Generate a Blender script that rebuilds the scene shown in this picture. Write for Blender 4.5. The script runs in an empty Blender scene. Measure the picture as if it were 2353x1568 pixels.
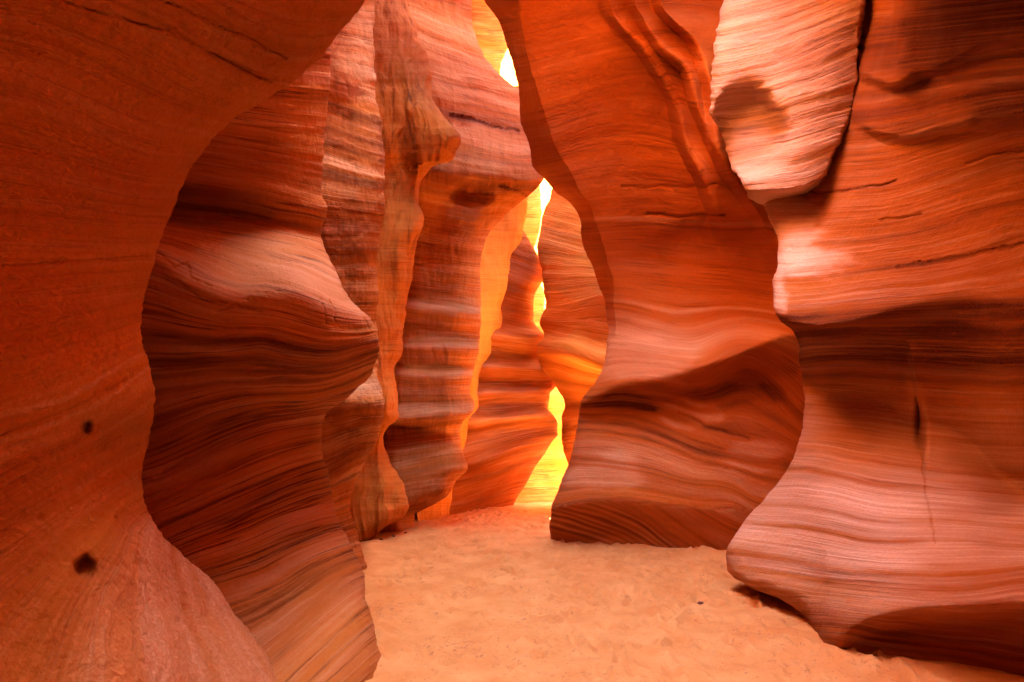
import bpy, math
import numpy as np
from mathutils import Vector

# ------------------------------------------------------------------ camera, sky, sun, exposure
S = bpy.context.scene
C = S.collection
W0, H0, F0 = 2353.0, 1568.0, 1569.0        # working frame and focal length
CX, HY, CAMZ = 1176.5, 1004.0, 1.5          # horizon row, eye height
cam = bpy.data.cameras.new('camera')
cam.sensor_width = 36.0
cam.lens = 36.0 * F0 / W0
cam.shift_y = (HY - H0 / 2) / W0
cam.clip_start = 0.05
cam.clip_end = 500
cam.dof.use_dof = True
cam.dof.focus_distance = 9.5
cam.dof.aperture_fstop = 9.0
co = bpy.data.objects.new('camera', cam)
co.location = (0, 0, CAMZ)
co.rotation_euler = (math.radians(90), 0, 0)
C.objects.link(co)
S.camera = co

SUN_EL, SUN_AZ = math.radians(62), math.radians(112)   # azimuth clockwise from +Y
sun_dir = Vector((math.sin(SUN_AZ) * math.cos(SUN_EL), math.cos(SUN_AZ) * math.cos(SUN_EL), math.sin(SUN_EL)))
w = bpy.data.worlds.new('World')
S.world = w
w.use_nodes = True
nt = w.node_tree
sky = nt.nodes.new('ShaderNodeTexSky')
sky.sky_type = 'NISHITA'
sky.sun_disc = False
sky.sun_elevation = SUN_EL
sky.sun_rotation = SUN_AZ
sky.dust_density = 1.0
sky.ozone_density = 1.0
sky.air_density = 1.0
bg = nt.nodes['Background']
bg.inputs['Strength'].default_value = 0.15
nt.links.new(sky.outputs[0], bg.inputs[0])
sl = bpy.data.lights.new('sun', 'SUN')
sl.energy = 5.0
sl.angle = math.radians(0.5)
sl.color = (1.0, 0.93, 0.82)
so = bpy.data.objects.new('sun', sl)
so.rotation_euler = (-sun_dir).to_track_quat('-Z', 'Y').to_euler()
so.location = (0, 0, 40)
C.objects.link(so)
S.view_settings.view_transform = 'Standard'
S.view_settings.look = 'None'
S.view_settings.gamma = 1
S.view_settings.exposure = 5.85
cy = S.cycles
cy.use_denoising = True
cy.max_bounces = 14
cy.diffuse_bounces = 12
cy.glossy_bounces = 2
cy.sample_clamp_indirect = 12
cy.use_adaptive_sampling = False

# ------------------------------------------------------------------ numeric helpers
def hash3(ix, iy, iz):
    h = (ix.astype(np.int64) * 374761393 + iy.astype(np.int64) * 668265263 + iz.astype(np.int64) * 2147483647) & 0xffffffff
    h = ((h ^ (h >> 13)) * 1274126177) & 0xffffffff
    h = ((h ^ (h >> 16)) * 2246822519) & 0xffffffff
    return ((h ^ (h >> 15)) & 0xffff) / 32767.5 - 1.0

def vnoise(x, y, z):
    x, y, z = np.broadcast_arrays(x, y, z)
    ix, iy, iz = np.floor(x), np.floor(y), np.floor(z)
    fx, fy, fz = x - ix, y - iy, z - iz
    fx, fy, fz = [f * f * f * (f * (f * 6 - 15) + 10) for f in (fx, fy, fz)]
    r = 0
    for a in (0, 1):
        wa = fx if a else 1 - fx
        for b in (0, 1):
            wb = fy if b else 1 - fy
            for c in (0, 1):
                wc = fz if c else 1 - fz
                r = r + wa * wb * wc * hash3(ix + a, iy + b, iz + c)
    return r

def fbm(x, y, z, oct=4, gain=0.5):
    r, a, s = 0, 1.0, 0.0
    for i in range(oct):
        k = 2.03 ** i
        r = r + a * vnoise(x * k + 17.3 * i, y * k + 5.1 * i, z * k + 9.7 * i)
        s += a
        a *= gain
    return r / s

def tps(pts, vals, reg=1e-4):
    P = np.array(pts, float) / 1000.0
    n = len(P)
    def phi(r2):
        return 0.5 * r2 * np.log(r2 + 1e-12)
    D = ((P[:, None] - P[None]) ** 2).sum(-1)
    A = np.zeros((n + 3, n + 3))
    A[:n, :n] = phi(D) + reg * np.eye(n)
    A[:n, n] = 1
    A[:n, n + 1:] = P
    A[n:, :n] = A[:n, n:].T
    b = np.zeros(n + 3)
    b[:n] = vals
    c = np.linalg.solve(A, b)
    def f(x, y):
        q = np.stack([np.ravel(x), np.ravel(y)], -1) / 1000.0
        out = np.zeros(len(q))
        for i in range(0, len(q), 40000):
            qq = q[i:i + 40000]
            d = ((qq[:, None] - P[None]) ** 2).sum(-1)
            out[i:i + 40000] = phi(d) @ c[:n] + c[n] + qq @ c[n + 1:]
        return out.reshape(np.shape(x))
    return f

def smooth_curve(pts):
    """monotone cubic through (py, px) so outlines stay round between the given points"""
    p = sorted(pts, key=lambda q: q[1])
    y = np.array([q[1] for q in p], float)
    x = np.array([q[0] for q in p], float)
    h = np.diff(y)
    dl = np.diff(x) / h
    m = np.zeros(len(y))
    m[1:-1] = np.where(dl[:-1] * dl[1:] > 0, 2 * dl[:-1] * dl[1:] / (dl[:-1] + dl[1:] + 1e-9 * np.sign(dl[:-1] + dl[1:] + 1e-30)), 0)
    m[0], m[-1] = dl[0], dl[-1]
    def f(t):
        t = np.asarray(t, float)
        i = np.clip(np.searchsorted(y, t) - 1, 0, len(h) - 1)
        s = (t - y[i]) / h[i]
        sc = np.clip(s, 0, 1)
        h00 = 2 * sc ** 3 - 3 * sc ** 2 + 1
        h10 = sc ** 3 - 2 * sc ** 2 + sc
        h01 = -2 * sc ** 3 + 3 * sc ** 2
        h11 = sc ** 3 - sc ** 2
        r = h00 * x[i] + h10 * h[i] * m[i] + h01 * x[i + 1] + h11 * h[i] * m[i + 1]
        return r + np.where(s > 1, (s - 1) * h[i] * m[i + 1], 0) + np.where(s < 0, s * h[i] * m[i], 0)
    return f

def pchip_x(pts):
    p = sorted(pts)
    return smooth_curve([(q[1], q[0]) for q in p]), smooth_curve([(q[2], q[0]) for q in p])

def blur(A, sig):
    r = int(3 * sig) + 1
    k = np.exp(-0.5 * (np.arange(-r, r + 1) / sig) ** 2)
    k /= k.sum()
    P = np.pad(A, ((r, r), (0, 0)), 'edge')
    return sum(k[i] * P[i:i + A.shape[0]] for i in range(2 * r + 1))

def loft(lines, PX, PY, soft):
    """depth between feature lines (lips, crests, undercuts) that run across the rock face"""
    ys, ds = [], []
    for ln in lines:
        fy, fd = pchip_x(ln)
        q = np.clip(PX, min(a[0] for a in ln), max(a[0] for a in ln))
        ys.append(fy(q)); ds.append(fd(q))
    for k in range(1, len(ys)):
        ys[k] = np.maximum(ys[k], ys[k - 1] + 4)
    sl_ = [(ds[k + 1] - ds[k]) / (ys[k + 1] - ys[k]) for k in range(len(ys) - 1)]
    m = [sl_[0]] + [np.where(a * b > 0, 2 * a * b / (a + b + np.where(a + b >= 0, 1e-9, -1e-9)), 0) for a, b in zip(sl_[:-1], sl_[1:])] + [sl_[-1]]
    D = np.where(PY <= ys[0], ds[0], ds[-1])
    for k in range(len(sl_)):
        h = ys[k + 1] - ys[k]
        t = np.clip((PY - ys[k]) / h, 0, 1)
        lin = ds[k] + (ds[k + 1] - ds[k]) * t
        cub = (2 * t ** 3 - 3 * t ** 2 + 1) * ds[k] + (t ** 3 - 2 * t ** 2 + t) * h * m[k] + (-2 * t ** 3 + 3 * t ** 2) * ds[k + 1] + (t ** 3 - t ** 2) * h * m[k + 1]
        D = np.where((PY > ys[k]) & (PY <= ys[k + 1]), 0.45 * lin + 0.55 * cub, D)
    return blur(D, soft)

def unproject(px, py, d):
    return np.stack([(px - CX) / F0 * d, d, CAMZ + (HY - py) / F0 * d], -1)

def link_mesh(name, verts, faces, mat, attrs=None, smooth=True):
    me = bpy.data.meshes.new(name)
    v = np.asarray(verts, np.float32).reshape(-1, 3)
    f = np.asarray(faces, np.int32)
    k = f.shape[1]
    me.vertices.add(len(v))
    me.vertices.foreach_set('co', v.ravel())
    me.loops.add(f.size)
    me.loops.foreach_set('vertex_index', f.ravel())
    me.polygons.add(len(f))
    me.polygons.foreach_set('loop_start', np.arange(0, f.size, k, dtype=np.int32))
    me.polygons.foreach_set('loop_total', np.full(len(f), k, np.int32))
    if smooth:
        me.polygons.foreach_set('use_smooth', np.ones(len(f), bool))
    me.update(calc_edges=True)
    for an, val in (attrs or {}).items():
        if val.ndim == 1:
            a = me.attributes.new(an, 'FLOAT', 'POINT')
            a.data.foreach_set('value', val.astype(np.float32))
        else:
            a = me.attributes.new(an, 'FLOAT_VECTOR', 'POINT')
            a.data.foreach_set('vector', val.astype(np.float32).ravel())
    me.materials.append(mat)
    o = bpy.data.objects.new(name, me)
    C.objects.link(o)
    return o

def grid_faces(nr, nc):
    i = np.arange(nr - 1)[:, None] * nc + np.arange(nc - 1)[None]
    return np.stack([i, i + 1, i + nc + 1, i + nc], -1).reshape(-1, 4)

# ------------------------------------------------------------------ materials
def sandstone(name, deep=(0.27, 0.062, 0.007), mid=(0.41, 0.130, 0.018), pale=(0.62, 0.34, 0.17), varnish_and_shade=(0.065, 0.011, 0.003),
              band=7.0, fine=38.0, pale_amt=0.5, dark_amt=0.35, streak=0.0, grain=1.0, pit=0.4, line_bump=0.5, seed=0.0):
    m = bpy.data.materials.new(name)
    m.use_nodes = True
    t = m.node_tree
    N, L = t.nodes, t.links
    bsdf = N['Principled BSDF']
    bsdf.inputs['Roughness'].default_value = 0.9
    bsdf.inputs['Specular IOR Level'].default_value = 0.12
    at = N.new('ShaderNodeAttribute')
    at.attribute_name = 'bedding'
    geo = N.new('ShaderNodeTexCoord')
    def mapping(src, scale, loc=(0, 0, 0)):
        n = N.new('ShaderNodeMapping')
        n.inputs['Scale'].default_value = scale
        n.inputs['Location'].default_value = loc
        L.new(src, n.inputs[0])
        return n.outputs[0]
    def noise(vec, scale=1.0, detail=4, rough=0.55, dist=0.0):
        n = N.new('ShaderNodeTexNoise')
        n.inputs['Scale'].default_value = scale
        n.inputs['Detail'].default_value = detail
        n.inputs['Roughness'].default_value = rough
        n.inputs['Distortion'].default_value = dist
        L.new(vec, n.inputs[0])
        return n.outputs[0]
    def mr(v, a, b, c=0.0, d=1.0):
        n = N.new('ShaderNodeMapRange')
        for i, k in enumerate((a, b, c, d)):
            n.inputs[i + 1].default_value = k
        L.new(v, n.inputs[0])
        return n.outputs[0]
    def mth(op, a, b=None):
        n = N.new('ShaderNodeMath')
        n.operation = op
        for i, k in enumerate((a, b)):
            if k is None: continue
            if isinstance(k, (int, float)): n.inputs[i].default_value = k
            else: L.new(k, n.inputs[i])
        return n.outputs[0]
    def mix(f, a, b):
        n = N.new('ShaderNodeMix')
        n.data_type = 'RGBA'
        if isinstance(f, (int, float)): n.inputs[0].default_value = f
        else: L.new(f, n.inputs[0])
        for i, k in ((6, a), (7, b)):
            if isinstance(k, tuple): n.inputs[i].default_value = (*k, 1)
            else: L.new(k, n.inputs[i])
        return n.outputs[2]
    bed, obj = at.outputs['Vector'], geo.outputs['Object']
    n_broad = noise(mapping(bed, (0.35, band * 0.35, 1), (seed, seed * 3, seed)), 1, 3, 0.5)
    n_band = noise(mapping(bed, (0.45, band, 1), (seed * 2, seed, 3)), 1, 4, 0.6)
    n_fine = noise(mapping(bed, (0.9, fine, 1), (seed, seed * 5, 7)), 1, 4, 0.65)
    n_patch = noise(mapping(obj, (0.9, 0.9, 0.9), (seed, 2, 3)), 1, 4, 0.55)
    n_grain = noise(obj, 55, 5, 0.7)
    c = mix(mr(n_broad, 0.35, 0.65), deep, mid)
    pa = mth('MULTIPLY', mr(n_band, 0.50, 0.68), mr(n_patch, 0.30, 0.62))
    c = mix(mth('MULTIPLY', pa, pale_amt), c, pale)
    fi = mth('MULTIPLY', mr(n_fine, 0.50, 0.66), pale_amt * 0.55)
    c = mix(fi, c, pale)
    da = mth('MULTIPLY', mr(n_band, 0.46, 0.34), mr(n_fine, 0.60, 0.42))
    c = mix(mth('MULTIPLY', da, dark_amt), c, varnish_and_shade)
    n_lam = noise(mapping(bed, (0.30, fine * 0.55, 1), (seed * 3, seed, 1)), 1, 3, 0.6)
    lam = mth('MULTIPLY', mr(mth('ABSOLUTE', mth('SUBTRACT', n_lam, 0.5)), 0.028, 0.004), mr(n_patch, 0.36, 0.56))
    c = mix(mth('MULTIPLY', lam, min(1.0, dark_amt * 1.3)), c, varnish_and_shade)
    la = N.new('ShaderNodeAttribute')
    la.attribute_name = 'layer_and_light'  # holds bed colour and varnish, plus light and shade painted on some rocks
    lay = mth('MULTIPLY', la.outputs['Fac'], mr(n_fine, 0.30, 0.62, 0.45, 1.25))
    c = mix(mr(lay, 0.0, 1.0), c, varnish_and_shade)
    c = mix(mr(lay, 0.0, -1.0), c, pale)
    if streak > 0:
        n_st = noise(mapping(obj, (7, 7, 0.35), (seed, 1, 2)), 1, 5, 0.65)
        n_sm = noise(mapping(obj, (1.1, 1.1, 0.5), (4, seed, 2)), 1, 2, 0.5)
        st = mth('MULTIPLY', mr(n_st, 0.50, 0.66), mr(n_sm, 0.44, 0.62))
        c = mix(mth('MULTIPLY', st, streak), c, varnish_and_shade)
        st2 = mth('MULTIPLY', mr(n_st, 0.46, 0.34), mr(n_sm, 0.4, 0.6))
        c = mix(mth('MULTIPLY', st2, streak * 0.3), c, pale)
    c = mix(mth('MULTIPLY', mr(n_grain, 0.35, 0.65), 0.22 * grain), c, deep)
    L.new(c, bsdf.inputs['Base Color'])
    # relief: fine beds, sand grain, pits
    vor = N.new('ShaderNodeTexVoronoi')
    vor.inputs['Scale'].default_value = 9
    vor.inputs['Randomness'].default_value = 1
    L.new(mapping(obj, (1.0, 1.0, 1.5), (seed, seed, 0)), vor.inputs[0])
    pits = mth('MULTIPLY', mr(vor.outputs[0], 0.16, 0.04), mr(noise(obj, 3.1, 3), 0.52, 0.66))
    h = mth('MULTIPLY', n_fine, 0.030 * line_bump)
    h = mth('ADD', h, mth('MULTIPLY', n_band, 0.05 * line_bump))
    h = mth('SUBTRACT', h, mth('MULTIPLY', lam, 0.012 * line_bump))
    h = mth('ADD', h, mth('MULTIPLY', noise(obj, 22, 5, 0.6), 0.014 * grain))
    h = mth('ADD', h, mth('MULTIPLY', n_grain, 0.006 * grain))
    h = mth('SUBTRACT', h, mth('MULTIPLY', pits, 0.03 * pit))
    bp = N.new('ShaderNodeBump')
    bp.inputs['Strength'].default_value = 0.8
    bp.inputs['Distance'].default_value = 1.0
    L.new(h, bp.inputs['Height'])
    L.new(bp.outputs[0], bsdf.inputs['Normal'])
    return m

# ------------------------------------------------------------------ rock builder
def rock(name, label, category, side, outline, root, depth, mat, beds=None, rows=(-450, 1640), step=4.0, cols=170,
         edge=(80, 0.25), back=1.4, bend=0.6, ledge=0.02, ledge_f=5.0, lump=0.04, lump_f=1.1, rough=0.006, dents=(), seed=1.0,
         edge_wobble=2.0, group=None, bevel=None, lines=None, folds=(), soft=3.0, bands=(), patches=(), lips=(), cracks=(), flute=None, cross=None):
    """One free-standing rock face: the front surface runs from its hidden root to its free edge, rounds over and returns as a back."""
    r0, r1 = rows
    py = np.concatenate([np.arange(r0, -20, 16.0), np.arange(-20, 1600, step), np.arange(1600, r1 + 1, 16.0)])
    py = py[(py >= r0) & (py <= r1)]
    nr = len(py)
    sil = smooth_curve(outline)(py)
    sil = sil + edge_wobble * (fbm(py * 0.035, seed * 7.1, 0.5, 3) + 0.5 * fbm(py * 0.16, seed * 3.1, 1.5, 2))
    rt = np.interp(py, [q[1] for q in root], [q[0] for q in root])
    u = np.linspace(0, 1, cols)
    u = 1 - (1 - u) ** 1.45
    ref = blur(sil[:, None], 28.0)[:, 0]
    PX = rt[:, None] + (ref - rt)[:, None] * u[None] + (sil - ref)[:, None] * (u ** 3)[None]
    PY = np.repeat(py[:, None], cols, 1)
    if lines:
        D = loft(lines, PX, PY, soft)
        depth = [q for ln in lines for q in ln]
    else:
        D = tps([(q[0], q[1]) for q in depth], [q[2] for q in depth])(PX, PY)
    dmin, dmax = min(q[2] for q in depth) * 0.8, max(q[2] for q in depth) * 1.2
    D = np.clip(D, dmin, dmax)
    wpx, ram = edge
    q = np.clip(1 - np.abs(sil[:, None] - PX) / wpx, 0, 1)
    D = D + ram * (1 - np.sqrt(np.clip(1 - q ** 2.0, 0, 1)))
    if bevel:
        ba, inner, yend = bevel
        wid = np.maximum((smooth_curve(inner)(py) + 6 * fbm(py * 0.02, seed, 2.2, 3) - sil) * side, 4)[:, None]
        q = np.clip(1 - np.abs(sil[:, None] - PX) / wid, 0, 1)
        D = D + ba * q * np.clip((yend - PY) / 110, 0, 1)
    for (ln, amt, rise, decay) in folds:
        ly = [q[1] for q in ln]
        sd = PX - (smooth_curve(ln)(PY) + 5 * fbm(PY * 0.02, seed * 3.3, amt * 9, 2))
        fade = np.clip((PY - min(ly)) / 60, 0, 1) * np.clip((max(ly) - PY) / 90, 0, 1)
        t = np.clip(sd / rise, 0, 1)
        D = D - amt * fade * t * t * (3 - 2 * t) * np.exp(-np.maximum(sd - rise, 0) / decay)
    for (ln, amt, sharp, decay) in lips:
        lx = [q[0] for q in ln]
        ly_ = smooth_curve([(q[1], q[0]) for q in ln])(np.clip(PX, lx[0], lx[-1])) + 5 * fbm(PX * 0.03, PX * 0, seed + amt, 3)
        t = ly_ - PY
        q = np.clip(t / sharp, 0, 1)
        D = D - amt * np.clip((PX - lx[0]) / 30, 0, 1) * np.clip((lx[-1] - PX) / 30, 0, 1) * q * q * (3 - 2 * q) * np.exp(-np.maximum(t - sharp, 0) / decay)
    for (dx, dy, rx, ry, amt, hard) in dents:
        rr = np.sqrt(((PX - dx) / rx) ** 2 + ((PY - dy) / ry) ** 2)
        rr = rr * (1 + 0.25 * fbm(PX / rx * 0.8, PY / ry * 0.8, seed, 2))
        D = D + amt * (1 / (1 + np.exp((rr - 1) * hard)))
    CRK = np.zeros_like(PX)
    for (ln, wd, dep) in cracks:
        dist = np.full_like(PX, 1e9)
        jx = PX + 5 * fbm(PX * 0.05, PY * 0.05, seed + 4, 3)
        jy = PY + 5 * fbm(PX * 0.05, PY * 0.05, seed + 8, 3)
        for (a, b) in zip(ln[:-1], ln[1:]):
            ex, ey = b[0] - a[0], b[1] - a[1]
            t = np.clip(((jx - a[0]) * ex + (jy - a[1]) * ey) / (ex * ex + ey * ey), 0, 1)
            dist = np.minimum(dist, np.hypot(jx - a[0] - t * ex, jy - a[1] - t * ey))
        g = np.exp(-(dist / wd) ** 2)
        D = D + dep * g
        CRK = np.maximum(CRK, g * min(1, dep * 30))
    if flute:
        fa, fw, fl = flute
        D = D + fa * fbm(PX / fw + 0.4 * fbm(PX * 0.01, PY * 0.012, seed, 2), PY / fl, seed * 2.3, 4, 0.55)
    P = unproject(PX, PY, D)
    dref = float(np.mean([q_[2] for q_ in depth]))
    sres = np.zeros_like(PX)
    if beds:
        pts, val = [], []
        for s, line in beds:
            for (a, b) in line:
                pts.append((a, b)); val.append(s - b)
        sres = tps(pts, val, 1e-3)(PX, PY)
    SB = PY + sres
    if cross:
        cw, cs = cross(PX, PY)
        SB = SB * (1 - cw) + cs * cw
    wob = 10 * fbm(PX * 0.006, SB * 0.02, seed * 1.7, 3)
    STAIN_LIGHT = np.zeros_like(PX)  # bed stains, together with painted shade and skylight on some rocks
    for (bs, bw, amt) in bands:
        STAIN_LIGHT = STAIN_LIGHT + amt * np.exp(-np.abs((SB + wob - bs) / bw) ** 2.5) * np.clip(0.75 + 0.9 * fbm(PX * 0.004, SB * 0.01, seed + bs * 0.13, 3), 0, 1.2)
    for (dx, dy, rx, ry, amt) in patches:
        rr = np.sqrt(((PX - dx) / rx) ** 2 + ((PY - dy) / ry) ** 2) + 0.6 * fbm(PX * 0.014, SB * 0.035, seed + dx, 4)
        STAIN_LIGHT = STAIN_LIGHT + amt / (1 + np.exp((rr - 1) * 9))
    STAIN_LIGHT = np.clip(STAIN_LIGHT + CRK * 0.9, -1, 1)
    BED = SB * dref / F0
    ALONG = PX * dref / F0
    # back of the rock: leaves along the line of sight, then turns towards the root
    nb = 16
    E = P[:, -1]
    ray = E - np.array([0, 0, CAMZ])
    ray /= np.linalg.norm(ray, axis=1, keepdims=True)
    tb = (np.arange(1, nb + 1) / nb)
    Bk = E[:, None] + ray[:, None] * (back * tb ** 1.3)[None, :, None]
    Bk[..., 0] += side * bend * (tb ** 1.8)[None]
    P = np.concatenate([P, Bk], 1)
    BED = np.concatenate([BED, np.repeat(BED[:, -1:], nb, 1)], 1)
    ALONG = np.concatenate([ALONG, ALONG[:, -1:] - side * back * tb[None]], 1)
    STAIN_LIGHT = np.concatenate([STAIN_LIGHT, np.repeat(STAIN_LIGHT[:, -1:], nb, 1)], 1)
    nc = P.shape[1]
    du = np.gradient(P, axis=1)
    dv = np.gradient(P, axis=0)
    n = np.cross(du, dv)
    n /= np.linalg.norm(n, axis=2, keepdims=True) + 1e-12
    view = P - np.array([0, 0, CAMZ])
    sgn = -1.0 if np.mean((n * view)[:, :cols].sum(-1)) > 0 else 1.0
    n *= sgn
    x, y, z = P[..., 0], P[..., 1], P[..., 2]
    disp = ledge * fbm(BED * ledge_f, ALONG * 0.35, seed, 3, 0.55)
    disp = disp + ledge * 0.35 * fbm(BED * ledge_f * 5, ALONG * 0.5, seed + 3, 2)
    disp = disp + lump * fbm(x * lump_f + seed, y * lump_f, z * lump_f, 3)
    disp = disp + rough * fbm(x * 9 + seed, y * 9, z * 9, 3)
    disp = disp + rough * 0.6 * fbm(x * 32 + z * 14, y * 30, z * 30 - x * 10, 2)
    P = P + n * disp[..., None]
    f = grid_faces(nr, nc)
    if sgn < 0:
        f = f[:, ::-1]
    att = {'bedding': np.stack([ALONG, BED, np.full_like(BED, seed)], -1).reshape(-1, 3), 'layer_and_light': STAIN_LIGHT.reshape(-1)}
    o = link_mesh(name, P, f, mat, att)
    # pivot at the base of the rock
    base = np.array([x.mean(), y.mean(), 0.0])
    o.data.transform(__import__('mathutils').Matrix.Translation(Vector(-base)))
    o.location = base
    o['label'] = label
    o['category'] = category
    o['kind'] = 'thing'
    if group: o['group'] = group
    return o

def struct(o):
    o['kind'] = 'structure'
    return o

# ------------------------------------------------------------------ setting: sand floor and an unseen plateau lid shaped to steer the light
def sand_material():
    m = bpy.data.materials.new('sand')
    m.use_nodes = True
    t = m.node_tree
    N, L = t.nodes, t.links
    b = N['Principled BSDF']
    b.inputs['Roughness'].default_value = 0.95
    b.inputs['Specular IOR Level'].default_value = 0.1
    tc = N.new('ShaderNodeTexCoord')
    def noise(s, d=5, r=0.6):
        n = N.new('ShaderNodeTexNoise')
        n.inputs['Scale'].default_value = s
        n.inputs['Detail'].default_value = d
        n.inputs['Roughness'].default_value = r
        L.new(tc.outputs['Object'], n.inputs[0])
        return n.outputs[0]
    r = N.new('ShaderNodeValToRGB')
    r.color_ramp.elements[0].position = 0.3
    r.color_ramp.elements[0].color = (0.57, 0.205, 0.050, 1)
    r.color_ramp.elements[1].position = 0.7
    r.color_ramp.elements[1].color = (0.72, 0.325, 0.100, 1)
    L.new(noise(2.2), r.inputs[0])
    mx = N.new('ShaderNodeMix')
    mx.data_type = 'RGBA'
    mp = N.new('ShaderNodeMapRange')
    mp.inputs[1].default_value, mp.inputs[2].default_value = 0.55, 0.68
    mp.inputs[3].default_value, mp.inputs[4].default_value = 0, 0.75
    mm = N.new('ShaderNodeMath')
    mm.operation = 'MULTIPLY'
    mq = N.new('ShaderNodeMapRange')
    mq.inputs[1].default_value, mq.inputs[2].default_value = 0.35, 0.65
    mq.inputs[3].default_value, mq.inputs[4].default_value = 0.86, 1.04
    L.new(noise(1.4, 4, 0.6), mq.inputs[0])
    L.new(noise(26, 4, 0.7), mm.inputs[0])
    L.new(mq.outputs[0], mm.inputs[1])
    L.new(mm.outputs[0], mp.inputs[0])
    L.new(mp.outputs[0], mx.inputs[0])
    L.new(r.outputs[0], mx.inputs[6])
    mx.inputs[7].default_value = (0.36, 0.13, 0.055, 1)
    L.new(mx.outputs[2], b.inputs['Base Color'])
    bp = N.new('ShaderNodeBump')
    bp.inputs['Strength'].default_value = 0.7
    bp.inputs['Distance'].default_value = 0.05
    L.new(noise(40, 6, 0.7), bp.inputs['Height'])
    L.new(bp.outputs[0], b.inputs['Normal'])
    return m

def build_sand():
    ys = np.concatenate([np.arange(-14, 3, 0.25), np.arange(3, 9, 0.022), np.arange(9, 18, 0.05), np.arange(18, 26, 0.4)])
    xs = np.concatenate([np.arange(-9, -2.2, 0.2), np.arange(-2.2, 3.6, 0.025), np.arange(3.6, 9, 0.2)])
    X, Y = np.meshgrid(xs, ys)
    Z = 0.035 * fbm(X * 0.7, Y * 0.55, 1.0, 3) + 0.014 * fbm(X * 3.2, Y * 3.0, 2.0, 3) + 0.006 * fbm(X * 11, Y * 9, 3.0, 3)
    for ln in ([(855, 1600), (870, 1560), (838, 1322), (850, 1250), (945, 1225), (1050, 1190), (1165, 1165)], [(1267, 1247), (1400, 1243), (1530, 1268), (1665, 1272)], [(1895, 1512), (1960, 1530), (2160, 1540), (2353, 1555)]):
        pts = [((a - CX) / (b - HY) * CAMZ, CAMZ * F0 / (b - HY)) for a, b in ln]
        dist = np.full_like(X, 1e9)
        for (a, b) in zip(pts[:-1], pts[1:]):
            ex, ey = b[0] - a[0], b[1] - a[1]
            t = np.clip(((X - a[0]) * ex + (Y - a[1]) * ey) / (ex * ex + ey * ey), 0, 1)
            dist = np.minimum(dist, np.hypot(X - a[0] - t * ex, Y - a[1] - t * ey))
        Z = Z + 0.05 * np.exp(-(dist / 0.16) ** 1.5) * (0.6 + 0.8 * fbm(X * 2.5, Y * 2.5, 7.0, 3))
    rng = np.random.default_rng(5)
    # footprints: shallow dished hollows with a pushed-up rim
    for k in range(900):
        fx, fy = rng.uniform(-1.4, 2.6), rng.uniform(3.6, 14)
        a = rng.normal(0.0, 0.5)
        ln, wd, dp = rng.uniform(0.09, 0.15), rng.uniform(0.035, 0.06), rng.uniform(0.018, 0.050)
        i0, i1 = np.searchsorted(ys, [fy - 0.4, fy + 0.4])
        j0, j1 = np.searchsorted(xs, [fx - 0.4, fx + 0.4])
        dx, dy = X[i0:i1, j0:j1] - fx, Y[i0:i1, j0:j1] - fy
        p, q = (dx * math.sin(a) + dy * math.cos(a)) / ln, (dx * math.cos(a) - dy * math.sin(a)) / wd
        r2 = p * p + q * q
        Z[i0:i1, j0:j1] += dp * (-np.exp(-r2 * 1.1) + 0.45 * np.exp(-(np.sqrt(r2) - 1.5) ** 2 * 4))
    o = link_mesh('sand', np.stack([X, Y, Z], -1), grid_faces(len(ys), len(xs)), sand_material())
    return struct(o)
build_sand()

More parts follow.
